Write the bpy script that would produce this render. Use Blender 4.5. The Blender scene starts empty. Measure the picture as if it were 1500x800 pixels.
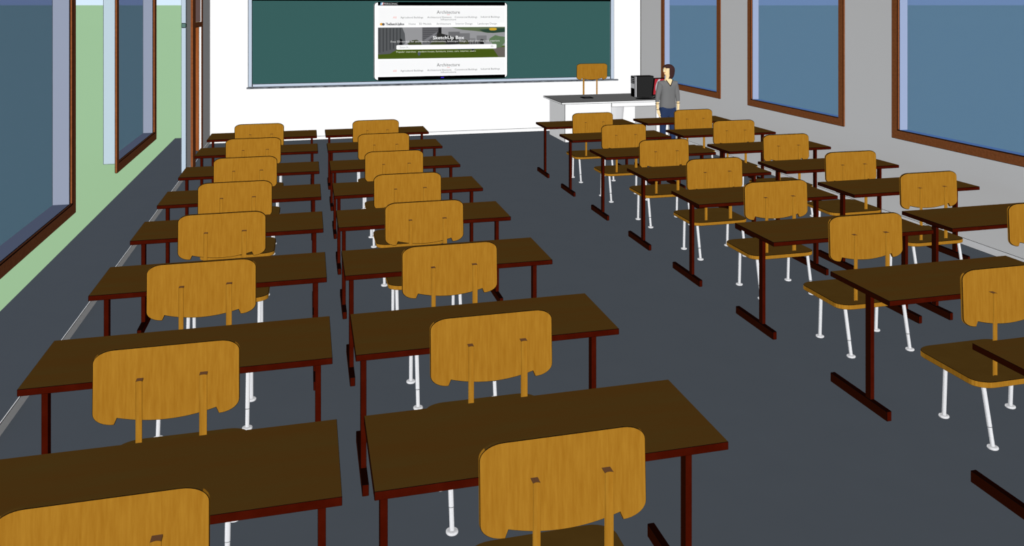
import bpy, bmesh, math, random
from mathutils import Vector, Matrix
PI = math.pi
scene = bpy.context.scene
COL = scene.collection
scene.view_settings.view_transform = 'Standard'
scene.view_settings.look = 'None'
scene.cycles.max_bounces = 16
scene.cycles.diffuse_bounces = 0
scene.cycles.glossy_bounces = 0
scene.cycles.transparent_max_bounces = 32

# light levels by direction the surface faces (front, left, right, up)
KF, KL, KR, KU, KD, KB = 1.0, 0.45, 0.15, 0.55, 0.15, 0.45

def lin(c):
    return tuple(((x/255)/12.92 if x/255 <= .04045 else ((x/255+.055)/1.055)**2.4) for x in c)

def rgba(c, k=1.0):
    return tuple(min(1.0, x/k) for x in lin(c)) + (1.0,)

# ------------------------------------------------------------------ materials
def flat(name, c, k=1.0):
    m = bpy.data.materials.new(name); m.use_nodes = True
    nt = m.node_tree; nt.nodes.clear()
    out = nt.nodes.new('ShaderNodeOutputMaterial'); d = nt.nodes.new('ShaderNodeBsdfDiffuse')
    d.inputs[0].default_value = rgba(c, k)
    nt.links.new(d.outputs[0], out.inputs[0])
    return m

def grain(name, c1, c2, k=1.0, scale=(70, 70, 2.2), detail=3.0, mid=None):
    m = flat(name, c1, k); nt = m.node_tree
    d = [n for n in nt.nodes if n.type == 'BSDF_DIFFUSE'][0]
    tc = nt.nodes.new('ShaderNodeTexCoord'); mp = nt.nodes.new('ShaderNodeMapping')
    mp.inputs['Scale'].default_value = scale
    nz = nt.nodes.new('ShaderNodeTexNoise'); nz.inputs['Scale'].default_value = 1.0
    nz.inputs['Detail'].default_value = detail; nz.inputs['Roughness'].default_value = .6
    cr = nt.nodes.new('ShaderNodeValToRGB')
    cr.color_ramp.elements[0].position = .32; cr.color_ramp.elements[1].position = .68
    cr.color_ramp.elements[0].color = rgba(c1, k); cr.color_ramp.elements[1].color = rgba(c2, k)
    nt.links.new(tc.outputs['Object'], mp.inputs[0]); nt.links.new(mp.outputs[0], nz.inputs[0])
    nt.links.new(nz.outputs[0], cr.inputs[0]); nt.links.new(cr.outputs[0], d.inputs[0])
    return m

def glass(name, tint, residual):
    m = bpy.data.materials.new(name); m.use_nodes = True
    nt = m.node_tree; nt.nodes.clear()
    out = nt.nodes.new('ShaderNodeOutputMaterial'); d = nt.nodes.new('ShaderNodeBsdfDiffuse')
    t = nt.nodes.new('ShaderNodeBsdfTransparent'); a = nt.nodes.new('ShaderNodeAddShader')
    t.inputs[0].default_value = tint + (1,); d.inputs[0].default_value = residual + (1,)
    nt.links.new(t.outputs[0], a.inputs[0]); nt.links.new(d.outputs[0], a.inputs[1])
    nt.links.new(a.outputs[0], out.inputs[0])
    return m

INK = flat('dark_edge', (8, 6, 6))
WOOD = grain('chair_wood', (158, 107, 29), (172, 122, 39), scale=(80, 80, 6), detail=4)
WOOD_SIDE_LIT = grain('chair_wood_post_side_lit', (152, 104, 28), (166, 117, 37), KL, scale=(80, 80, 6))  # chair wood brightened to make up for dim light on left-facing sides
WOOD_TOP_SHADED = grain('chair_top_shaded', (64, 45, 16), (67, 48, 18), KU, scale=(8, 8, 8))  # chair wood darkened for upward faces, shade put into the colour
POST_TOP_SHADED = flat('post_top_shaded', (92, 62, 40), KU)  # same wood on the strap top, its shade painted in
TABLE_TOP = grain('table_top_wood', (65, 47, 18), (67, 44, 15), KU, scale=(1.6, 9, 9), detail=5)
TABLE_RED = grain('table_red_brown', (62, 12, 2), (72, 17, 5), scale=(10, 10, 10))
FOOT_TOP_SHADED = flat('table_foot_top_shaded', (17, 3, 1), KU)  # table red painted darker as shade on the feet's upward faces
TABLE_SIDE_SHADED = flat('table_side_shaded_red', (31, 8, 2), KL)  # table red with the shade of left-facing sides painted in
WHITE_METAL = flat('white_enamel', (219, 219, 221))
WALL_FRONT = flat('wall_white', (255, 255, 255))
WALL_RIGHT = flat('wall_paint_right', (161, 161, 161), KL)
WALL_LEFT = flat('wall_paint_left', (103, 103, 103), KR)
BASE_RIGHT = flat('baseboard_right_paint', (168, 168, 169), KL)
BASE_LEFT = flat('baseboard_left_paint', (110, 112, 114), KR)
CEIL = flat('ceiling_white', (235, 235, 235), KD)
FLOOR = grain('floor_vinyl', (66, 71, 77), (67, 72, 78), KU, scale=(3, 3, 3))
GRASS = flat('grass_green', (153, 186, 143), KU)
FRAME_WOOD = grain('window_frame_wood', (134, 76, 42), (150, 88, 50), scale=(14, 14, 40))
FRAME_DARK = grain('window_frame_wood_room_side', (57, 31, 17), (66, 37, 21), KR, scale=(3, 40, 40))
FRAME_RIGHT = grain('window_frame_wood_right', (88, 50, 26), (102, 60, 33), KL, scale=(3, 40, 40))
DOOR_WOOD = grain('door_leaf_wood', (150, 80, 36), (176, 100, 52), scale=(12, 12, 2.5))
BOARD_GREEN = flat('chalkboard_green', (56, 94, 92))
ALU = flat('board_frame_aluminium', (196, 208, 224))
BLACK = flat('black_plastic', (6, 6, 6))
DARKGREY = flat('charcoal_plastic', (42, 42, 42))
SCREENWHITE = flat('white_plastic', (255, 255, 255))
DESK_TOP = flat('teacher_desk_top_grey', (88, 88, 88), KU)

# ------------------------------------------------------------------ mesh helpers
def bm_box(bm, x0, x1, y0, y1, z0, z1):
    v = [bm.verts.new(p) for p in ((x0,y0,z0),(x1,y0,z0),(x1,y1,z0),(x0,y1,z0),(x0,y0,z1),(x1,y0,z1),(x1,y1,z1),(x0,y1,z1))]
    for f in ((0,3,2,1),(4,5,6,7),(0,1,5,4),(1,2,6,5),(2,3,7,6),(3,0,4,7)):
        bm.faces.new([v[i] for i in f])
    return v

def bm_prism(bm, pts, axis, a, b, shift=None):
    """extrude a 2D outline between a and b along axis 'y' or 'z'"""
    def P(p, t):
        return (p[0], t, p[1]) if axis == 'y' else (p[0], p[1], t)
    A = [bm.verts.new(P(p, a)) for p in pts]; B = [bm.verts.new(P(p, b)) for p in pts]
    n = len(pts)
    bm.faces.new(A); bm.faces.new(B[::-1])
    for i in range(n):
        bm.faces.new((A[i], B[i], B[(i+1) % n], A[(i+1) % n]))
    return A, B

def bm_lathe(bm, prof, c, n=20, M=None):
    """prof: list of (radius, z); closed solid of revolution about z at c"""
    rings = []
    for r, z in prof:
        rings.append([bm.verts.new((c[0]+r*math.cos(2*PI*i/n), c[1]+r*math.sin(2*PI*i/n), c[2]+z)) for i in range(n)])
    for a, b in zip(rings, rings[1:]):
        for i in range(n):
            bm.faces.new((a[i], a[(i+1) % n], b[(i+1) % n], b[i]))
    bm.faces.new(rings[0][::-1]); bm.faces.new(rings[-1])

def bm_tube(bm, p, q, r, n=16, r2=None):
    p, q = Vector(p), Vector(q); d = (q-p); L = d.length
    R = d.to_track_quat('Z', 'Y').to_matrix()
    r2 = r if r2 is None else r2
    A = [bm.verts.new(p + R @ Vector((r*math.cos(2*PI*i/n), r*math.sin(2*PI*i/n), 0))) for i in range(n)]
    B = [bm.verts.new(p + R @ Vector((r2*math.cos(2*PI*i/n), r2*math.sin(2*PI*i/n), L))) for i in range(n)]
    for i in range(n):
        bm.faces.new((A[i], A[(i+1) % n], B[(i+1) % n], B[i]))
    bm.faces.new(A[::-1]); bm.faces.new(B)

def finish(name, bm, mats, parent=None, ink=0.0, top=None, right=None, left=None, smooth=False, angle=35):
    """mats: main material or list. top/right/left: material for faces whose normal points that way"""
    mats = list(mats) if isinstance(mats, (list, tuple)) else [mats]
    bmesh.ops.recalc_face_normals(bm, faces=bm.faces[:])
    for m, test in ((top, lambda n: n.z > .8), (right, lambda n: n.x > .7), (left, lambda n: n.x < -.7)):
        if m is not None:
            mats.append(m)
            for f in bm.faces:
                if f.material_index == 0 and test(f.normal): f.material_index = len(mats)-1
    for f in bm.faces: f.smooth = smooth
    me = bpy.data.meshes.new(name); bm.to_mesh(me); bm.free()
    mats.append(INK)
    for m in mats: me.materials.append(m)
    o = bpy.data.objects.new(name, me); COL.objects.link(o)
    if parent: o.parent = parent
    if smooth:
        me.set_sharp_from_angle(angle=math.radians(angle))
    if ink:
        b = o.modifiers.new('edge', 'BEVEL'); b.width = ink; b.limit_method = 'ANGLE'; b.angle_limit = math.radians(angle)
        b.segments = 1; b.material = len(mats)-1; b.use_clamp_overlap = True; b.loop_slide = False
    return o

def boxobj(name, dims, mats, parent=None, **kw):
    bm = bmesh.new(); bm_box(bm, *dims)
    return finish(name, bm, mats, parent, **kw)

def thing(name, loc, label, cat, group=None, rz=0):
    o = bpy.data.objects.new(name, None); COL.objects.link(o)
    o.location = loc; o.rotation_euler = (0, 0, rz); o.empty_display_size = .1
    o['label'] = label; o['category'] = cat
    if group: o['group'] = group
    return o

def tag(o, label, cat, group=None):
    o['label'] = label; o['category'] = cat
    if group: o['group'] = group
    return o

def struct(o):
    o['kind'] = 'structure'; return o

INK_SHARE = {'post': .13, 'seat': .45, 'leg': .3, 'glide': .7, 'tabletop': .45, 'foot': .5, 'backrest': .62, 'support_bar': .5}
def copy_tree(o, loc, label, ink):
    """copy a thing with its parts and sub-parts, edge line width set for its distance"""
    def rec(src, parent):
        c = src.copy(); COL.objects.link(c)
        if parent: c.parent = parent
        for md in c.modifiers:
            if md.type == 'BEVEL': md.width = ink * INK_SHARE.get(src.name.split('.')[0], 1)
        for ch in list(src.children): rec(ch, c)
        return c
    r = rec(o, None); r.location = loc; r['label'] = label
    return r

def ink_for(x, y):
    d = x*math.sin(PHI)+y*math.cos(PHI)
    return max(.0028, min(.0105, 1.3*d/F_PX))

# ------------------------------------------------------------------ camera (level, lens shifted down)
F_PX, PHI, HC, VH = 1197.28, .2446, 2.4905, 9.67
cd = bpy.data.cameras.new('camera'); cam = bpy.data.objects.new('camera', cd); COL.objects.link(cam)
cam.location = (0, 0, HC); cam.rotation_euler = (PI/2, 0, -PHI)
cd.sensor_fit = 'HORIZONTAL'; cd.sensor_width = 36.0; cd.lens = 36.0*F_PX/1500
cd.shift_y = -(400-VH)/1500
cd.clip_start = .05; cd.clip_end = 8000
scene.camera = cam

# ------------------------------------------------------------------ added lights: shadowless, one per axis, no real source
def axis_lamp(name, d, k):
    l = bpy.data.lights.new(name, 'SUN'); l.energy = k*PI; l.angle = 0.0
    l.use_shadow = False
    o = bpy.data.objects.new(name, l); COL.objects.link(o)
    o.rotation_euler = Vector(d).to_track_quat('-Z', 'Y').to_euler()
    o.location = (2, 6, 8)
axis_lamp('fill_front', (0, 1, 0), KF); axis_lamp('fill_from_left', (1, 0, 0), KL); axis_lamp('fill_from_right', (-1, 0, 0), KR)
axis_lamp('fill_above', (0, 0, -1), KU); axis_lamp('fill_below', (0, 0, 1), KD); axis_lamp('fill_back', (0, -1, 0), KB)

w = bpy.data.worlds.new('sky'); scene.world = w; w.use_nodes = True
nt = w.node_tree; nt.nodes.clear()
wo = nt.nodes.new('ShaderNodeOutputWorld'); bg = nt.nodes.new('ShaderNodeBackground')
tc = nt.nodes.new('ShaderNodeTexCoord'); sx = nt.nodes.new('ShaderNodeSeparateXYZ'); cr = nt.nodes.new('ShaderNodeValToRGB')
nt.links.new(tc.outputs['Generated'], sx.inputs[0]); nt.links.new(sx.outputs[2], cr.inputs[0])
nt.links.new(cr.outputs[0], bg.inputs[0]); nt.links.new(bg.outputs[0], wo.inputs[0])
e = cr.color_ramp.elements
e[0].position = 0.0; e[0].color = lin((218, 239, 255)) + (1,)
e[1].position = .16; e[1].color = (.03, .05, .09, 1)
n_ = e.new(.05); n_.color = lin((212, 235, 254)) + (1,)

# ------------------------------------------------------------------ room
XL, XR, YF, ZC = -1.735, 6.66, 15.71, 3.3
struct(boxobj('floor', (-2.446, 7.6, -1.5, 16.55, -.12, 0), FLOOR, ink=.006))
bm = bmesh.new()
c0 = bm.verts.new((0, 8, -.03)); rings = []
for r, z in ((40, -.03), (120, .02), (600, HC+600*1.0/F_PX), (4000, HC+4000*1.75/F_PX)):
    rings.append([bm.verts.new((r*math.cos(2*PI*i/96), 8+r*math.sin(2*PI*i/96), z)) for i in range(96)])
for i in range(96):
    bm.faces.new((c0, rings[0][i], rings[0][(i+1) % 96]))
    for a, b in zip(rings, rings[1:]): bm.faces.new((a[i], b[i], b[(i+1) % 96], a[(i+1) % 96]))
for f in bm.faces:
    f.normal_update()
    if f.normal.z < 0: f.normal_flip()
me = bpy.data.meshes.new('ground'); bm.to_mesh(me); bm.free(); me.materials.append(GRASS)
g = bpy.data.objects.new('ground', me); COL.objects.link(g); struct(g)

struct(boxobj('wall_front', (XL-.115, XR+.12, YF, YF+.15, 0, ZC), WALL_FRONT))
bm = bmesh.new()      # wall_right with three window openings
WINS = [(5.858, 8.215), (9.103, 11.452), (12.338, 14.66)]     # outer frame extents in y
def hole(k):
    a, b = WINS[k]; return a+.06, b-.06
ys = [-1.5]
for k in range(3): ys += list(hole(k))
ys.append(YF)
for i in range(0, len(ys), 2): bm_box(bm, XR, XR+.12, ys[i], ys[i+1], 0, ZC)
for k in range(3):
    bm_box(bm, XR, XR+.12, *hole(k), 0, 1.02); bm_box(bm, XR, XR+.12, *hole(k), 2.9, ZC)
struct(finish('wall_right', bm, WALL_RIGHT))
bm = bmesh.new()
bm_box(bm, XL-.062, XL, 12.85, 13.28, 0, ZC); bm_box(bm, XL-.062, XL, 14.76, YF, 0, ZC)
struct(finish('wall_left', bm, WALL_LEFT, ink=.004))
struct(boxobj('ceiling', (XL-.115, XR+.12, -1.5, YF+.15, ZC, ZC+.12), CEIL))
struct(boxobj('baseboard_front', (XL+.014, XR-.014, YF-.014, YF, 0, .072), WALL_FRONT, ink=.008))
struct(boxobj('baseboard_right', (XR-.014, XR, 0, YF-.014, 0, .075), BASE_RIGHT, ink=.004))
struct(boxobj('baseboard_left', (XL-.006, XL+.006, .5, 13.25, 0, .072), BASE_LEFT, ink=.003))
struct(boxobj('trim_1', (XL, XL+.012, 14.80, YF-.014, 0, .072), BASE_LEFT, ink=.003)).name = 'baseboard_left_corner'
# strips drawn as dark edge lines in the two far corners of the room
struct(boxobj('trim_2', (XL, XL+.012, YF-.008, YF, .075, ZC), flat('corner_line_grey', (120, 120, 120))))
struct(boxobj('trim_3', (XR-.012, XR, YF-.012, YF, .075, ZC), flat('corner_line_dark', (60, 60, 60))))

# ------------------------------------------------------------------ windows
GLASS_R = glass('window_glass_right', (.125, .147, .215), (.125, .235, .455))
GLASS_L = glass('window_glass_left', (.09, .07, .158), (.23, .52, .70))
REV_R = flat('reveal_blue_grey_right', (160, 175, 208)); REV_R_SILL = flat('reveal_sill_shaded_right', (72, 102, 152), KU)  # sill: reveal colour darkened, upward-face shade painted in
REV_L = flat('reveal_blue_grey_left', (150, 158, 178)); REV_L_SILL = flat('reveal_sill_shaded_left', (72, 80, 100), KU)  # sill colour carries painted shade, as on the right
BOX_L = flat('window_box_pale_blue', (190, 208, 218))

def window(n, side, y0, y1, z0, z1, fw, xr, thick, depth, fn=None):
    """xr: room-side face of the frame; thick: frame thickness; depth: distance from frame back to the pane"""
    fn = fn or fw
    s = 1 if side == 'right' else -1          # direction pointing outdoors
    root = bpy.data.objects.new('window_%d' % n, None); COL.objects.link(root); root.location = (xr, (y0+y1)/2, z0)
    struct(root)
    ox, oy, oz = root.location
    X = lambda a, b: (min(a, b)-ox, max(a, b)-ox)
    bm = bmesh.new()
    xa, xb = X(xr, xr+s*thick)
    # one rectangular ring
    o_ = [(y0-oy, 0), (y1-oy, 0), (y1-oy, z1-oz), (y0-oy, z1-oz)]
    i_ = [(y0+fn-oy, fw), (y1-fw-oy, fw), (y1-fw-oy, z1-oz-fw), (y0+fn-oy, z1-oz-fw)]
    V = {}
    for xi, x in enumerate((xa, xb)):
        for nm, pts in (('o', o_), ('i', i_)):
            for k, p in enumerate(pts): V[(xi, nm, k)] = bm.verts.new((x, p[0], p[1]))
    for k in range(4):
        j = (k+1) % 4
        bm.faces.new((V[0,'o',k], V[0,'o',j], V[0,'i',j], V[0,'i',k])); bm.faces.new((V[1,'o',k], V[1,'o',j], V[1,'i',j], V[1,'i',k]))
        bm.faces.new((V[0,'o',k], V[0,'o',j], V[1,'o',j], V[1,'o',k])); bm.faces.new((V[0,'i',k], V[0,'i',j], V[1,'i',j], V[1,'i',k]))
    if side == 'left':
        finish('window_frame', bm, FRAME_WOOD, root, ink=.005, right=FRAME_DARK, top=flat('frame_sill_dark', (60, 32, 18), KU))  # upward faces: frame wood with shade painted in
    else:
        finish('window_frame', bm, FRAME_WOOD, root, ink=.006, left=FRAME_RIGHT, top=flat('frame_sill_shaded_r', (50, 28, 18), KU))  # upward faces take a painted-shade copy of the frame wood
    # reveal box: four thin boards between frame and pane
    a, b = X(xr+s*thick, xr+s*(thick+depth))
    e = .012
    ya, yb, za, zb = y0+fn-oy, y1-fw-oy, fw, z1-oz-fw
    bm = bmesh.new()
    bm_box(bm, a, b, yb, yb+e, za-e, zb+e); bm_box(bm, a, b, ya-e, ya, za-e, zb+e)
    bm_box(bm, a, b, ya, yb, za-e, za); bm_box(bm, a, b, ya, yb, zb, zb+e)
    o = finish('reveal', bm, [REV_L if side == 'left' else REV_R], root, ink=.0035, top=REV_L_SILL if side == 'left' else REV_R_SILL)
    if side == 'left':      # the outside of the near board is paler
        o.data.materials.append(BOX_L); ix = len(o.data.materials)-1
        for p in o.data.polygons:
            if p.normal.y < -.9 and p.center.y < 0: p.material_index = ix
    xp = xr+s*(thick+depth)
    xa, xb = X(xp, xp+s*.01)
    boxobj('pane', (xa, xb, ya-e, yb+e, za-e, zb+e), GLASS_L if side == 'left' else GLASS_R, root)
    # a pane is read as a sheet: only its room-side face carries the tint
    pn = root.children[-1]
    return root
def thin_pane(root, side):
    for c in root.children:
        if c.name.startswith('pane'):
            bm = bmesh.new(); bm.from_mesh(c.data)
            keep = [f for f in bm.faces if abs(f.normal.x) > .9 and (f.normal.x < 0) == (side == 'right')]
            bmesh.ops.delete(bm, geom=[f for f in bm.faces if f not in keep], context='FACES')
            bm.to_mesh(c.data); bm.free()
for k, (a, b) in enumerate(WINS):
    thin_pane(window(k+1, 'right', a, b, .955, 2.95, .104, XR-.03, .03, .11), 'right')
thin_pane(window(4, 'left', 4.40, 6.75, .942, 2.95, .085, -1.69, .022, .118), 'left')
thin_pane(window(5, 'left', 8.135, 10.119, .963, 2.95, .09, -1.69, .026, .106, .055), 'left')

# ------------------------------------------------------------------ door in the far left corner, its leaf swung outwards
door = bpy.data.objects.new('door_1', None); COL.objects.link(door); door.location = (XL, 14.0, 0); struct(door)
dx, dy = XL, 14.0
bm = bmesh.new()
bm_box(bm, -.06, .035, 13.30-dy, 13.58-dy, 0, ZC-.02); bm_box(bm, -.012, .004, 14.64-dy, 14.755-dy, 0, ZC-.02)
finish('door_frame', bm, FRAME_WOOD, door, ink=.005, right=FRAME_DARK)
boxobj('transom_bar', (-.05, .02, 13.58-dy, 14.62-dy, 2.155, 2.235), FRAME_WOOD, door, ink=.006, right=FRAME_DARK)
lf = boxobj('leaf', (-.80, 0, -.02, .02, .02, 2.15), DOOR_WOOD, door, ink=.004)
lf.location = (-.05, 14.80-dy, 0); lf.rotation_euler = (0, 0, -math.radians(62))
boxobj('transom_pane', (-.03, -.02, 13.58-dy, 14.62-dy, 2.24, ZC-.05), flat('transom_glass_mauve', (97, 78, 74), KR), door)
boxobj('threshold', (-.012, .004, 13.58-dy, 14.62-dy, 0, .012), flat('threshold_grey', (84, 88, 94), KR), door, ink=.003)
PALE = flat('door_side_panel_pale', (192, 208, 222))
bm = bmesh.new()
bm_box(bm, -.068, -.002, 12.80-dy, 12.845-dy, .0, 2.18); bm_box(bm, -.068, -.002, 12.80-dy, 12.845-dy, 2.246, ZC-.02)
finish('side_panel', bm, PALE, door, ink=.004)
boxobj('side_panel_bar', (-.068, -.002, 12.80-dy, 12.845-dy, 2.18, 2.246), flat('side_bar_teal', (96, 126, 120)), door, ink=.006)

# ------------------------------------------------------------------ school desks
DW, DD = 1.401, .563
ROWY = [2.962, 4.146, 5.385, 6.572, 7.683, 8.885, 10.12, 11.31]
COLX = {'A': -1.283, 'B': .231, 'C': 3.332, 'D': 4.903}
COLNAME = {'A': 'the column beside the left windows', 'B': 'the column just left of the aisle',
           'C': 'the column just right of the aisle', 'D': 'the column along the grey wall'}
ORD = ['first', 'second', 'third', 'fourth', 'fifth', 'sixth', 'seventh', 'eighth']

def make_desk():
    """origin at the floor under the middle of the near edge"""
    t = thing('school_desk', (0, 0, 0), '', 'desk', 'brown school desks set in rows')
    h = DW/2
    boxobj('tabletop', (-h, h, 0, DD, .7175, .75), TABLE_RED, t, ink=.003, top=TABLE_TOP, left=TABLE_SIDE_SHADED)
    for s in (-1, 1):
        e = .052 if s > 0 else .038
        a, b = sorted((s*(h-e), s*(h-e-.030)))
        boxobj('leg', (a, b, .217, .263, .06, .700), TABLE_RED, t, ink=.0018, left=TABLE_SIDE_SHADED)
        boxobj('foot', (a-.002, b+.002, .065, .612, 0, .06), TABLE_RED, t, ink=.0025, top=FOOT_TOP_SHADED, left=TABLE_SIDE_SHADED)
        boxobj('support_bar', (a, b, .15, .33, .700, .7175), TABLE_RED, t, ink=.0015)
    return t

# ------------------------------------------------------------------ school chairs
def back_outline(hw=.309, zt=.966):
    pts = []
    def arc(cx, cz, rx, rz, a0, a1, n=9):
        for i in range(n+1):
            a = math.radians(a0+(a1-a0)*i/n); pts.append((cx+rx*math.cos(a), cz+rz*math.sin(a)))
    arc(hw-.087, zt-.052, .087, .052, 90, 0)                  # top right corner
    half = [(hw, .695)]
    for i in range(1, 10):                                       # lobe
        a = math.radians(-90*i/9); half.append((hw-.09+.09*math.cos(a), .695+.057*math.sin(a)))
    half.append((.207, .666))                                    # notch
    pts += half
    for i in range(1, 16):                                       # middle belly
        x = .207-.414*i/16; pts.append((x, .638+.028*(x/.207)**2))
    pts += [(-x, z) for x, z in reversed(half)]
    arc(-(hw-.087), zt-.052, .087, .052, 180, 90)
    return pts

def rounded_rect(x0, x1, y0, y1, rx, ry, n=7):
    pts = []
    for cx, cy, a0 in ((x1-rx, y1-ry, 0), (x0+rx, y1-ry, 90), (x0+rx, y0+ry, 180), (x1-rx, y0+ry, 270)):
        for i in range(n+1):
            a = math.radians(a0+90*i/n); pts.append((cx+rx*math.cos(a), cy+ry*math.sin(a)))
    return pts

def make_chair(name='school_chair', zb=0.0, zs=0.0, group='wooden school chairs at the desks', depth=1.0):
    """origin on the floor below the rear face of the backrest. zb lifts the backrest, zs the seat"""
    t = thing(name, (0, 0, 0), '', 'chair', group)
    bm = bmesh.new()
    A, B = bm_prism(bm, back_outline(), 'y', 0, .018)
    for v in A+B: v.co.y += .04*(v.co.z-.8); v.co.x -= .021
    for v in A+B: v.co.z += zb
    finish('backrest', bm, WOOD, t, ink=.003, top=WOOD_TOP_SHADED)
    for s in (-1, 1):
        x, hw = s*.134, (.0135 if s < 0 else .0165)               # bent strap: rises behind the plate, turns in to meet it
        zt, zl = .832+zb, .345+zs
        bm = bmesh.new(); secs = []
        for i in range(9):
            f = i/4-1; d = .006*(1-f*f)                              # hollow across its width
            prof = [(-.034+d, zl), (-.034+d, zt), (.006, zt), (.006, zt-.007), (-.028+d, zt-.007), (-.028+d, zl)]
            secs.append([bm.verts.new((x+hw*f, y, z)) for y, z in prof])
        for a, b in zip(secs, secs[1:]):
            for k in range(6): bm.faces.new((a[k], a[(k+1) % 6], b[(k+1) % 6], b[k]))
        bm.faces.new(secs[0]); bm.faces.new(secs[-1][::-1])
        finish('post', bm, WOOD, t, ink=.0012, top=POST_TOP_SHADED, left=WOOD_SIDE_LIT, angle=60)
    bm = bmesh.new(); bm_prism(bm, rounded_rect(-.307, .307, -.10, -.10+.518*depth, .108, .08), 'z', .322+zs, .357+zs)
    finish('seat', bm, WOOD, t, ink=.0025, top=WOOD_TOP_SHADED)
    for yf, yt in ((-.127, -.06), (.238, .225)):
        for s in (-1, 1):
            x = s*.245
            p, q = Vector((x, yf*depth, .010)), Vector((x, yt*depth, .323+zs))
            mid = p.lerp(q, .32)
            bm = bmesh.new()
            if yf < 0: bm_tube(bm, p, mid, .0115); bm_tube(bm, mid, q, .0124)
            else: bm_tube(bm, p, q, .0120)
            lg = finish('leg', bm, WHITE_METAL, t, ink=.0012, smooth=True, angle=60)
            bm = bmesh.new(); bm_lathe(bm, [(.027, 0), (.030, .004), (.029, .010), (.021, .013)], (x, yf*depth, 0), 20)
            finish('glide', bm, WHITE_METAL, lg, ink=.0015, smooth=True, angle=60)
    return t

proto_d = make_desk(); proto_c = make_chair()
first = True
CDX = {'A': -.010, 'B': -.025, 'C': -.042, 'D': -.037}
CDY = {('B', 1): .015, ('B', 2): .008}
for c in 'ABCD':
    for r in range(1, 9):
        if c == 'D' and r < 3: continue
        x, y = COLX[c]+DW/2, ROWY[r-1]
        k = ORD[8-r]
        dl = 'brown school desk, %s from the blackboard in %s' % (k, COLNAME[c])
        cl = 'orange wooden chair, %s from the blackboard in %s' % (k, COLNAME[c])
        copy_tree(proto_d, (x, y, 0), dl, ink_for(x, y))
        if (c, r) != ('C', 1):
            cx, cy = x+CDX[c], y-.205+CDY.get((c, r), 0)
            copy_tree(proto_c, (cx, cy, 0), cl, ink_for(cx, cy))
def drop(o):
    for ch in list(o.children): drop(ch)
    bpy.data.objects.remove(o, do_unlink=True)
drop(proto_d); drop(proto_c)

# ------------------------------------------------------------------ blackboard and the screen hung on it
BY = YF
bb = thing('blackboard', (2.5, BY, 1.0), 'long dark green blackboard with pale metal frame on the white wall', 'blackboard')
ox = 2.5
bm = bmesh.new(); bm_box(bm, -.989-ox, 5.975-ox, -.03, 0, .072, 1.70)
finish('board_surface', bm, BOARD_GREEN, bb)
bm = bmesh.new()
L0, R0 = -1.066-ox, 6.058-ox
for d in ((L0, L0+.077, -.045, 0, .012, 1.79), (R0-.080, R0, -.045, 0, .012, 1.79),
          (L0+.077, R0-.080, -.045, 0, .012, .074), (L0+.077, R0-.080, -.045, 0, 1.70, 1.79)):
    bm_box(bm, *d)
finish('board_frame', bm, ALU, bb, ink=.009)
boxobj('top_rail', (L0+.077, R0-.080, -.05, -.03, 1.598, 1.645), BLACK, bb)
boxobj('chalk_tray', (L0-.02, R0+.07, -.10, -.045, -.014, .016), grain('tray_grey_worn', (40, 42, 46), (150, 156, 164), scale=(9, 9, 40)), bb, ink=.006, top=flat('tray_top', (150, 160, 172), KU))

tv = thing('display_screen', (2.508, BY-.06, 1.09), 'large white framed flat screen showing a web page, hung in front of the blackboard', 'screen')
tx = 2.508; TY = -.04
hw, hh = 1.30, 1.49
bm = bmesh.new()
bm_prism(bm, [(p[0], p[1]) for p in rounded_rect(-hw, hw, 0.0, hh, .075, .075)], 'y', TY, .026)
finish('casing', bm, SCREENWHITE, tv, ink=.012)
# screen content: px -> local metres.  page spans x 552..740 px, y 1..117 px at the middle
S0, S1 = -1.225, 1.245          # local x of the page
Z0, Z1 = .0, 1.487
def U(f): return S0+(S1-S0)*f
def V(f): return Z1+(Z0-Z1)*f
layer = [0]
def sheet(name, pts, m, d=1):
    """flat page element, fractions across/down the page"""
    bm = bmesh.new(); y = TY-.0015*d-.0005
    vs = [bm.verts.new((U(a), y, V(b))) for a, b in pts]
    f = bm.faces.new(vs); f.normal_update()
    if f.normal.y > 0: f.normal_flip()
    me = bpy.data.meshes.new(name); bm.to_mesh(me); bm.free(); me.materials.append(m)
    o = bpy.data.objects.new(name, me); COL.objects.link(o); o.parent = tv
    return o
def rect(a0, a1, b0, b1): return [(a0, b0), (a1, b0), (a1, b1), (a0, b1)]
def many(name, polys, d=1):
    """several coloured patches as one flat picture: polys = [(pts, material, extra depth)]"""
    bm = bmesh.new(); mats = []
    for pts, m, dd in polys:
        y = TY-.0015*(d+dd)-.0005
        vs = [bm.verts.new((U(a), y, V(b))) for a, b in pts]
        f = bm.faces.new(vs); f.normal_update()
        if f.normal.y > 0: f.normal_flip()
        if m not in mats: mats.append(m)
        f.material_index = mats.index(m)
    me = bpy.data.meshes.new(name); bm.to_mesh(me); bm.free()
    for m in mats: me.materials.append(m)
    o = bpy.data.objects.new(name, me); COL.objects.link(o); o.parent = tv
    return o
def blob(cx, cy, rx, ry, n=18, seed=0, rough=.18):
    rnd = random.Random(seed)
    return [(min(.999, cx+rx*math.cos(2*PI*i/n)*(1+rnd.uniform(-rough, rough))), cy+ry*math.sin(2*PI*i/n)*(1+rnd.uniform(-rough, rough))) for i in range(n)]
C = lambda r, g, b: flat('page_%d_%d_%d' % (r, g, b), (r, g, b))
cache = {}
def c(r, g, b):
    if (r, g, b) not in cache: cache[(r, g, b)] = C(r, g, b)
    return cache[(r, g, b)]
sheet('page', rect(0, 1, .045, .965), c(255, 255, 255), 1)
many('page_bands', [(rect(.004, .996, .075, .27), c(248, 248, 248), 0), (rect(.004, .996, .745, .935), c(248, 248, 248), 0)], 2)
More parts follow.
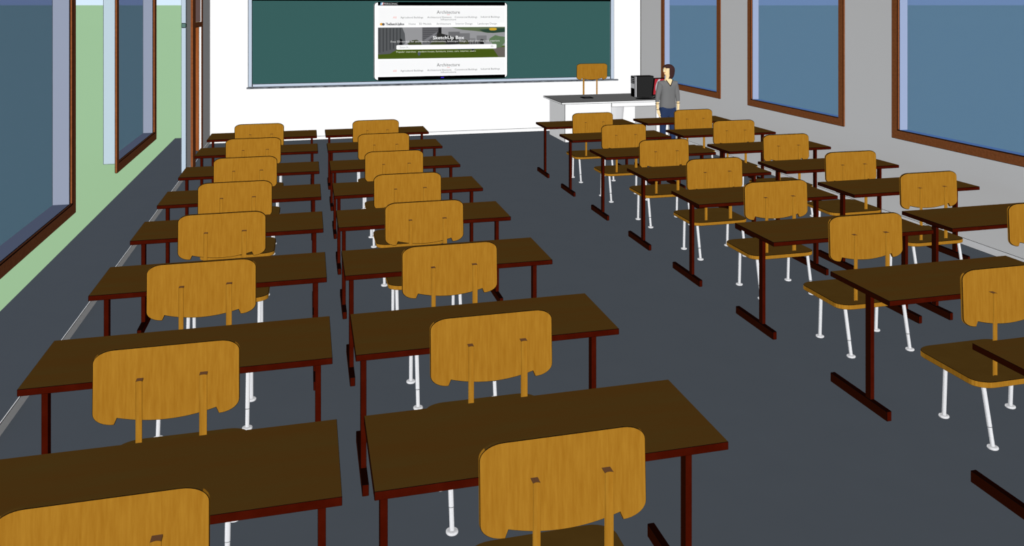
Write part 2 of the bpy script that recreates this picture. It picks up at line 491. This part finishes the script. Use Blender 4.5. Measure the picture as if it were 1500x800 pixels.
many('bezel_bars', [(rect(0, 1, 0, .045), c(0, 0, 0), 0), (rect(0, 1, .955, 1.0), c(0, 0, 0), 0)], 2)
T0, T1 = .325, .725             # banner photograph band
def b_(y): return T0+(T1-T0)*y
pl = []
pl.append((rect(0, 1, T0, T1), c(150, 150, 152), 0))                                        # pale sky and ground
pl.append(([(0, b_(.55)), (1, b_(.62)), (1, T1), (0, T1)], c(78, 96, 32), 1))               # lawn
pl.append(([(0, b_(.82)), (.3, b_(.72)), (1, b_(.75)), (1, T1), (0, T1)], c(70, 88, 24), 2))
pl.append(([(.0, T0), (.185, T0), (.205, b_(.20)), (.21, b_(.5)), (.14, b_(.72)), (.09, b_(.84)), (0, b_(.86))], c(88, 90, 92), 3))
for i in range(7): pl.append((rect(.01+i*.026, .018+i*.026, b_(.02), b_(.80-i*.03)), c(62, 64, 66), 4))
pl.append(([(.34, T0), (.485, T0), (.485, b_(.6)), (.34, b_(.6))], c(96, 96, 99), 3))       # tower
for i in range(8): pl.append((rect(.345, .47, b_(.03+i*.065), b_(.05+i*.065)), c(76, 76, 79), 4))
pl.append(([(.465, T0), (.49, T0), (.49, b_(.3)), (.465, b_(.3))], c(28, 28, 29), 4))
pl.append(([(.455, b_(.16)), (.62, b_(.36)), (.64, b_(.55)), (.455, b_(.58))], c(45, 45, 44), 5))
pl.append(([(.35, b_(.42)), (.455, b_(.15)), (.458, b_(.2)), (.38, b_(.44))], c(122, 122, 126), 5))
for x0, x1, y0, y1, k in ((.545, .635, .15, .4, 106), (.635, .715, .2, .5, 116), (.715, .76, .36, .55, 130), (.77, .85, .28, .5, 122)):
    pl.append((rect(x0, x1, b_(y0), b_(y1)), c(k, k, k+2), 3))
pl.append((rect(.70, .83, b_(.46), b_(.58)), c(100, 100, 100), 4))
for i in range(6): pl.append((rect(.705+i*.02, .712+i*.02, b_(.46), b_(.58)), c(50, 50, 50), 5))
pl.append((blob(.285, b_(.52), .055, .05, seed=1), c(64, 70, 44), 6)); pl.append((blob(.46, b_(.53), .06, .045, seed=2), c(62, 68, 42), 6))
pl.append((blob(.67, b_(.51), .04, .035, seed=3), c(66, 70, 44), 6)); pl.append((blob(.175, b_(.5), .012, .06, seed=4), c(18, 18, 18), 6))
pl.append((blob(.81, b_(.5), .018, .04, seed=5), c(22, 22, 22), 6))
pl.append(([(.56, T0), (.999, T0), (.999, b_(.16)), (.93, b_(.18)), (.86, b_(.2)), (.8, b_(.15)), (.74, b_(.12)), (.66, b_(.09))], c(92, 106, 78), 6))
pl.append(([(.79, b_(.09)), (.9, b_(.05)), (.999, b_(.04)), (.999, b_(.17)), (.9, b_(.2)), (.83, b_(.17))], c(44, 68, 54), 7))
pl.append((blob(.945, b_(.46), .065, .075, seed=6, rough=.3), c(96, 120, 88), 7))
pl.append(([(.90, b_(.7)), (.999, b_(.66)), (.999, T1-.005), (.945, T1-.01)], c(104, 98, 92), 6))
pl.append((rect(.62, .76, b_(.69), b_(.73)), c(38, 56, 66), 6))
pl.append((blob(.315, b_(.84), .012, .03, seed=8), c(78, 88, 98), 6)); pl.append((blob(.74, b_(.77), .01, .025, seed=9), c(26, 30, 22), 6))
many('banner_picture', pl, 3)
sheet('search_box', [(.14+p[0], b_(p[1])) for p in rounded_rect(0, .79, .565, .71, .012, .03)], c(255, 255, 254), 12)
sheet('badge', [(.87+p[0], b_(p[1])) for p in rounded_rect(0, .062, .03, .115, .02, .04)], c(206, 164, 44), 12)
sheet('site_emblem', blob(.027, .283, .013, .017, rough=0), c(232, 168, 60), 4)
sheet('site_emblem', blob(.041, .284, .011, .017, rough=0), c(96, 92, 96), 5)
many('brand_flag', [([(.022, .006), (.034, .006), (.028, .038), (.016, .038)], c(120, 170, 214), 0), ([(.032, .006), (.041, .006), (.035, .038), (.026, .038)], c(250, 250, 252), 1),
                    ([(.040, .006), (.050, .006), (.046, .040), (.036, .040)], c(150, 38, 52), 2)], 4)

def text(name, s, fx, fy, size, m, d=14, align='LEFT', wide=1.0, bold=0.0):
    cu = bpy.data.curves.new(name, 'FONT'); cu.body = s; cu.size = size; cu.align_x = align; cu.align_y = 'CENTER'
    cu.offset = bold; cu.resolution_u = 2
    cu.materials.append(m)
    o = bpy.data.objects.new('tmp', cu); COL.objects.link(o)
    bpy.context.view_layer.update()
    me = bpy.data.meshes.new_from_object(o.evaluated_get(bpy.context.evaluated_depsgraph_get()))
    bpy.data.objects.remove(o, do_unlink=True)
    me.transform(Matrix.Scale(wide, 4, (1, 0, 0)))
    me.transform(Matrix.Rotation(PI/2, 4, 'X'))
    if not me.materials: me.materials.append(m)
    o = bpy.data.objects.new(name, me); COL.objects.link(o); o.parent = tv
    o.location = (U(fx), TY-.0015*d-.0008, V(fy))
    return o
GR = c(96, 96, 98); DK = c(60, 60, 64); WH = c(250, 250, 250); RD = c(244, 150, 140)
text('brand_lettering', 'PERSONIC', .043, .024, .058, c(190, 190, 190), 8, wide=1.0)
for fy, k in ((.132, 0), (.815, .003)):
    text('heading_lettering', 'Architecture', .545, fy, .092, GR, 6, 'CENTER', .95)
    sheet('heading_rule', rect(.533, .556, fy+.029, fy+.036), c(240, 180, 178), 5)
    y2 = fy+.066
    text('menu_lettering', 'All', .128, y2, .052, RD, 6, 'CENTER', 1.2)
    text('menu_lettering', 'Agricultural Buildings', .26, y2, .047, GR, 6, 'CENTER', 1.08)
    text('menu_lettering', 'Architectural Elements', .475, y2-.001, .047, GR, 6, 'CENTER', 1.08)
    text('menu_lettering', 'Commercial Buildings', .685, y2-.002, .047, GR, 6, 'CENTER', 1.08)
    text('menu_lettering', 'Industrial Buildings', .88, y2-.004, .047, GR, 6, 'CENTER', 1.08)
    text('menu_lettering', 'Infrastructure', .545, y2+.028, .047, GR, 6, 'CENTER', 1.15)
text('site_name_lettering', 'TheSketchUpBox', .058, .283, .062, DK, 6, wide=.80, bold=.002)
for s, fx in (('Home', .262), ('3D Models', .362), ('Architecture', .508), ('Interior Design', .67), ('Landscape Design', .856)):
    text('menu_lettering', s, fx, .282, .052, GR, 6, 'CENTER', 1.05)
text('title_lettering', 'SketchUp Box', .545, .462, .092, WH, 14, 'CENTER', 1.15, .0012)
text('banner_lettering', 'Free 3D models for architecture, construction, landscape design, urban planning and interiors', .525, b_(.455), .050, c(226, 226, 226), 14, 'CENTER', 1.12)
text('search_lettering', 'Search...', .165, b_(.637), .050, c(150, 150, 150), 14, wide=1.2)
text('banner_lettering', 'Popular searches:  modern house, furniture, trees, cars, interior, stairs', .138, b_(.782), .045, c(222, 228, 200), 14, wide=1.2)
bm = bmesh.new()
for i in range(20):
    a0, a1 = 2*PI*i/20, 2*PI*(i+1)/20
    f = [bm.verts.new((U(.893)+r*1.5*math.cos(a), TY-.022, V(b_(.637))+r*math.sin(a))) for r, a in ((.016, a0), (.016, a1), (.011, a1), (.011, a0))]
    bm.faces.new(f)
me = bpy.data.meshes.new('search_icon'); bm.to_mesh(me); bm.free(); me.materials.append(c(120, 120, 124))
o = bpy.data.objects.new('search_icon', me); COL.objects.link(o); o.parent = tv
sheet('power_light', rect(.485, .51, .972, .982), c(60, 40, 210), 6)

# ------------------------------------------------------------------ teacher's corner
td = thing('teacher_desk', (5.5, 14.8, 0), 'white teacher desk with flat grey top and pedestals, in front of blackboard', 'desk')
ex, ey = 5.5, 14.8
XD1 = XR-.018
WD = flat('desk_white_laminate', (255, 255, 255))
bm = bmesh.new(); bm_box(bm, 4.478-ex, XD1-ex, 14.215-ey, 15.42-ey, .705, .742)
finish('desk_top', bm, WD, td, ink=.008, top=DESK_TOP)
boxobj('pedestal', (4.562-ex, 5.47-ex, 14.28-ey, 15.26-ey, 0, .705), WD, td, ink=.007)
boxobj('pedestal', (6.36-ex, XD1-.03-ex, 14.28-ey, 15.31-ey, 0, .705), WD, td, ink=.007)
dr = boxobj('drawer_rail', (5.47-ex, 6.36-ex, 14.28-ey, 14.33-ey, .622, .705), WD, td, ink=.007)
# teacher chair: higher back, faces the class
tc_ = make_chair('teacher_chair', zb=.385, zs=.06, group=None, depth=.60)
del_group = tc_.pop('group') if 'group' in tc_ else None
tc_.location = (5.505, 15.53, 0); tc_.rotation_euler = (0, 0, PI); tc_.scale = (1.05, 1, 1)
tc_['label'] = 'wooden chair with raised orange backrest standing behind the white teacher desk'
for ch in tc_.children_recursive:
    for md in ch.modifiers: md.width = .006 if not ch.name.startswith('post') else .002
# waste bin under the desk
bm = bmesh.new(); bm_lathe(bm, [(.15, 0), (.205, .60), (.205, .61), (.19, .61), (.14, .03)], (0, 0, 0), 28)
wb = finish('waste_bin', bm, flat('bin_white', (214, 214, 216)), None, smooth=True)
wb.location = (5.73, 14.85, 0); tag(wb, 'white tapered waste bin under the middle of the white teacher desk', 'bin')
# computer tower: front faces left
pc = thing('computer_tower', (6.285, 14.70, .742), 'black computer tower with silver and black front, on the teacher desk', 'computer')
boxobj('case', (-.175, .175, -.10, .10, .012, .415), DARKGREY, pc, ink=.010)
FX = -.22
boxobj('front_panel', (FX, -.175, -.105, .105, .012, .415), flat('silver_plastic', (176, 176, 178)), pc, ink=.007, left=flat('silver_front', (150, 150, 152), KL))
boxobj('drive_bay', (FX-.006, FX, -.085, .085, .27, .405), flat('bay_black', (14, 14, 14)), pc, ink=.004)
boxobj('lower_grille', (FX-.006, FX, -.085, .085, .02, .18), flat('grille_black', (6, 6, 6)), pc, ink=.004)
for i in range(3):
    boxobj('bay_slot', (FX-.012, FX-.006, -.06, .06, .29+i*.035, .305+i*.035), flat('slot_grey', (110, 110, 112), KL), pc)
bm = bmesh.new(); bm_lathe(bm, [(.20, 0), (.20, .008), (.17, .014)], (0, 0, 0), 28)
for v in bm.verts: v.co.y *= .5; v.co.x *= .95
pd = finish('pad', bm, BLACK, None); pd.location = (6.22, 14.47, .742)
pd.name = 'oval_pad'; tag(pd, 'flat black oval pad lying in front of the black computer tower', 'pad')
# monitor
mo = thing('monitor', (6.475, 14.49, .742), 'black bezel monitor with red and silver wallpaper behind the standing person', 'monitor')
RED = flat('wallpaper_red', (176, 44, 54)); SIL = flat('wallpaper_silver', (186, 186, 190))
lean = math.tan(math.radians(7))
bm = bmesh.new(); bm_box(bm, -.095, .120, 0, .03, .05, .385)
for v in bm.verts: v.co.x += lean*(v.co.z-.075)
finish('bezel', bm, BLACK, mo, ink=.004)
def scr(name, pts, m, y):
    bm = bmesh.new(); f = bm.faces.new([bm.verts.new((p[0]+lean*(p[1]-.075), y, p[1])) for p in pts]); f.normal_update()
    if f.normal.y > 0: f.normal_flip()
    me = bpy.data.meshes.new(name); bm.to_mesh(me); bm.free(); me.materials.append(m)
    o = bpy.data.objects.new(name, me); COL.objects.link(o); o.parent = mo
scr('screen', [(-.080, .07), (.105, .07), (.105, .365), (-.080, .365)], RED, -.003)
sw = [(-.050+.045*(2*t-1)**2, .07+.29*t) for t in [i/12 for i in range(13)]]
scr('wallpaper_swirl', sw + [(p[0]+.045, p[1]) for p in reversed(sw)], SIL, -.006)
bm = bmesh.new(); bm_box(bm, -.03, .02, .03, .05, 0.01, .15); bm_lathe(bm, [(.06, 0), (.06, .010), (.05, .014)], (0, .025, 0), 20)
finish('stand', bm, BLACK, mo)
# handheld device
ph = thing('phone', (5.18, 14.84, .742), 'small black phone lying flat on the grey teacher desk top', 'phone')
boxobj('body', (-.10, .10, -.11, .11, 0, .014), BLACK, ph, ink=.004)
boxobj('display', (-.06, .06, -.07, .07, .014, .016), flat('phone_display', (46, 46, 48), KU), ph)

# ------------------------------------------------------------------ person
PX, PY = 6.05, 13.10
def skin_mesh(name, pts, edges, mat, sub=2, root=0):
    """pts: list of (x,y,z,r or (rx,ry))"""
    me = bpy.data.meshes.new(name); me.from_pydata([p[:3] for p in pts], edges, [])
    o = bpy.data.objects.new('tmp_'+name, me); COL.objects.link(o)
    o.modifiers.new('s', 'SKIN'); sd = o.modifiers.new('d', 'SUBSURF'); sd.levels = sd.render_levels = sub
    for i, p in enumerate(pts):
        r = p[3] if isinstance(p[3], tuple) else (p[3], p[3])
        me.skin_vertices[0].data[i].radius = r; me.skin_vertices[0].data[i].use_root = (i == root)
    bpy.context.view_layer.update()
    ev = bpy.data.meshes.new_from_object(o.evaluated_get(bpy.context.evaluated_depsgraph_get()))
    bpy.data.objects.remove(o, do_unlink=True)
    bm = bmesh.new(); bm.from_mesh(ev); bpy.data.meshes.remove(ev)
    for f in bm.faces: f.smooth = True; f.material_index = 0
    return bm
SKIN = flat('skin_tone', (250, 220, 168)); SWEATER = flat('grey_sweater', (116, 116, 116)); JEANS = flat('navy_jeans', (44, 58, 90))
HAIR = flat('brown_hair', (66, 44, 42)); SHOE = flat('dark_shoes', (40, 36, 36)); TRIM = flat('neckline_dark', (22, 20, 20))
person = thing('person', (PX, PY, 0), 'person with brown bob, grey sweater and blue jeans standing by the teacher desk', 'person')
K = 1.0
# skeleton (metres): z scaled to a 1.50 m figure
pts = [(0, 0, .80, .090), (0, 0, .93, .080), (.005, 0, 1.08, .09), (.005, 0, 1.19, .075), (.005, .005, 1.275, .045), (.0, -.005, 1.33, .037)]
ed = [(0,1),(1,2),(2,3),(3,4),(4,5)]
def add(p, link):
    pts.append(p); ed.append((link, len(pts)-1)); return len(pts)-1
# head: turned towards the viewer's left
h1 = add((-.030, -.020, 1.392, .056), 5); h2 = add((-.010, -.010, 1.445, .084), h1); h3 = add((.004, -.002, 1.498, .070), h2)
hands = {}
for s in (-1, 1):
    sh = add((s*.140+.006, .005, 1.175, .044), 3)
    el = add((s*.195+.006, .01, .97, .036), sh)
    fo = add((s*.200+.002, -.01, .80, .026), el)
    wr = add((s*.195+.0, -.02, .735, .021), fo)
    pa = add((s*.188, -.03, .69, (.020, .032)), wr)
    pb = add((s*.182, -.035, .655, (.017, .034)), pa)
    hands[s] = (pa, pb)
    hp = add((s*.075, 0, .74, .072), 0)
    kn = add((s*.092, -.01, .44, .044), hp)
    an = add((s*.10+.005, .015, .09, .030), kn)
    he = add((s*.10+.005, .0, .045, .034), an)
    to = add((s*.115+.005, -.11, .03, .030), he)
body = skin_mesh('body', pts, ed, SKIN)
# five separate fingers on each hand
for s in (-1, 1):
    bx, by, bz = pts[hands[s][1]][:3]
    for k, (dy, L, r) in enumerate(((-.026, .052, .0072), (-.009, .060, .0075), (.009, .056, .0072), (.025, .044, .0066))):
        f = [(bx, by+dy, bz+.02, r), (bx-s*.002, by+dy*1.1, bz-L*.35, r), (bx-s*.012, by+dy*1.1, bz-L*.75, r*.92), (bx-s*.026, by+dy*1.05, bz-L*1.05, r*.8)]
        fb = skin_mesh('finger', f, [(0,1),(1,2),(2,3)], SKIN, 1)
        tmp = bpy.data.meshes.new('t'); fb.to_mesh(tmp); fb.free(); body.from_mesh(tmp); bpy.data.meshes.remove(tmp)
    ax, ay, az = pts[hands[s][0]][:3]
    f = [(ax, ay-.018, az+.005, .010), (ax-s*.006, ay-.044, az-.02, .009), (ax-s*.014, ay-.050, az-.05, .0075)]
    fb = skin_mesh('thumb', f, [(0,1),(1,2)], SKIN, 1)
    tmp = bpy.data.meshes.new('t'); fb.to_mesh(tmp); fb.free(); body.from_mesh(tmp); bpy.data.meshes.remove(tmp)
# nose and chin on the turned face
HR = Matrix.Rotation(math.radians(-62), 3, 'Z')       # face direction from -y towards -x
def hd(x, y, z):
    p = HR @ Vector((x, y, 0)); return (p.x, p.y-.005, z)
for f in ([hd(0, -.082, 1.445)+(.010,), hd(0, -.116, 1.404)+(.015,)], [hd(0, -.060, 1.372)+(.028,), hd(0, -.078, 1.360)+(.020,)]):
    fb = skin_mesh('nose', f, [(0,1)], SKIN, 2)
    tmp = bpy.data.meshes.new('t'); fb.to_mesh(tmp); fb.free(); body.from_mesh(tmp); bpy.data.meshes.remove(tmp)
finish('body', body, SKIN, person, smooth=True, angle=180)
# eyes, brows, mouth
for sx_ in (-1, 1):
    bm = bmesh.new(); bmesh.ops.create_uvsphere(bm, u_segments=12, v_segments=8, radius=.008)
    o = finish('eye', bm, flat('eye_white', (236, 236, 232)), person, smooth=True, angle=180); o.location = hd(sx_*.032, -.083, 1.437)
    bm = bmesh.new(); bmesh.ops.create_uvsphere(bm, u_segments=12, v_segments=8, radius=.005)
    q = finish('pupil', bm, flat('pupil', (30, 22, 18)), o, smooth=True, angle=180); q.location = Vector(hd(sx_*.0325, -.0885, 1.437))-o.location
    bm = bmesh.new(); bm_tube(bm, hd(sx_*.016, -.092, 1.460), hd(sx_*.046, -.080, 1.459), .0035, 8)
    finish('eyebrow', bm, HAIR, person)
bm = bmesh.new(); bm_tube(bm, hd(-.018, -.092, 1.392), hd(.018, -.092, 1.392), .0045, 8)
finish('mouth', bm, flat('lips', (196, 108, 92)), person)
# hair: bob shell around the back and top of the head, open at the face
bm = bmesh.new(); bmesh.ops.create_uvsphere(bm, u_segments=36, v_segments=24, radius=1.0)
for v in bm.verts:
    d = HR.inverted() @ Vector((v.co.x, v.co.y, 0))
    x, y, z = d.x, d.y, v.co.z
    p = HR @ Vector((x*.112, y*.122+.022, 0))
    zz = 1.435+z*.105 if z > 0 else 1.435+z*.185
    if z < -.25: p *= (1+.12*(-z-.25))
    v.co = (p.x, p.y, zz)
kill = []
for f in bm.faces:
    c_ = f.calc_center_median(); d = HR.inverted() @ Vector((c_.x, c_.y, 0))
    if c_.z < 1.272: kill.append(f)
    elif d.x < -.02 and d.y < .045 and c_.z < 1.480: kill.append(f)
    elif d.y < -.030 and c_.z < 1.488-abs(d.x)*.25 and abs(d.x) < .088: kill.append(f)
bmesh.ops.delete(bm, geom=kill, context='FACES')
hr = finish('hair', bm, HAIR, person, smooth=True, angle=180)
so = hr.modifiers.new('thick', 'SOLIDIFY'); so.thickness = .012; so.offset = -1
# sweater with three-quarter sleeves
sp = [(.0, 0, .735, (.168, .135)), (.0, 0, .80, (.164, .132)), (.0, 0, .90, (.150, .124)), (.005, 0, 1.02, (.146, .120)), (.005, 0, 1.13, (.150, .118)), (.005, .01, 1.225, (.125, .095)), (.005, .014, 1.262, (.070, .062))]
se = [(0,1),(1,2),(2,3),(3,4),(4,5),(5,6)]
for s in (-1, 1):
    n0 = len(sp)
    sp += [(s*.142+.005, .005, 1.19, .064), (s*.193+.005, .01, .98, .045), (s*.200+.003, 0, .845, .037)]
    se += [(5, n0), (n0, n0+1), (n0+1, n0+2)]
bm = skin_mesh('sweater', sp, se, SWEATER)
sweater = finish('sweater', bm, SWEATER, person, smooth=True, angle=180)
# V neckline: skin inset and dark edging standing just proud of the chest
bm = bmesh.new()
yv = -.118
f = bm.faces.new([bm.verts.new(p) for p in ((-.055, yv+.052, 1.262), (.0, yv+.002, 1.165), (.065, yv+.052, 1.262), (.03, yv+.045, 1.285), (-.03, yv+.045, 1.285))])
finish('neck_opening', bm, SKIN, person)
bm = bmesh.new(); bm_tube(bm, (-.062, yv+.050, 1.268), (.002, yv-.004, 1.158), .007, 8); bm_tube(bm, (.002, yv-.004, 1.158), (.072, yv+.050, 1.268), .007, 8)
finish('neckline', bm, TRIM, person)
for s in (-1, 1):
    bm = bmesh.new(); bm_lathe(bm, [(.036, -.005), (.038, 0), (.036, .005)], (s*.200+.003, 0, .84), 18)
    finish('cuff', bm, TRIM, person)
bm = bmesh.new(); bm_lathe(bm, [(.023, -.005), (.024, 0), (.023, .005)], (-.196, -.02, .735), 16)
finish('bracelet', bm, TRIM, person)
# jeans
jp = [(0, 0, .90, (.13, .11)), (0, 0, .82, (.145, .118)), (0, 0, .75, (.145, .118))]; je = [(0, 1), (1, 2)]
for s in (-1, 1):
    n0 = len(jp)
    jp += [(s*.080, 0, .67, .092), (s*.094, -.01, .44, .060), (s*.10+.005, .012, .10, .055)]
    je += [(2, n0), (n0, n0+1), (n0+1, n0+2)]
finish('jeans', skin_mesh('jeans', jp, je, JEANS), JEANS, person, smooth=True, angle=180)
for s in (-1, 1):
    finish('shoe', skin_mesh('shoe', [(s*.105+.005, .03, .045, .044), (s*.11+.005, -.05, .042, .046), (s*.118+.005, -.135, .036, .036)], [(0,1),(1,2)], SHOE), SHOE, person, smooth=True, angle=180)
# rest the soles on the floor
bpy.context.view_layer.update()
lo = min((o.matrix_world @ v.co).z for o in person.children if o.type == 'MESH' for v in o.data.vertices)
person.scale = (.97, .97, .97)
person.location.z = -lo*.97
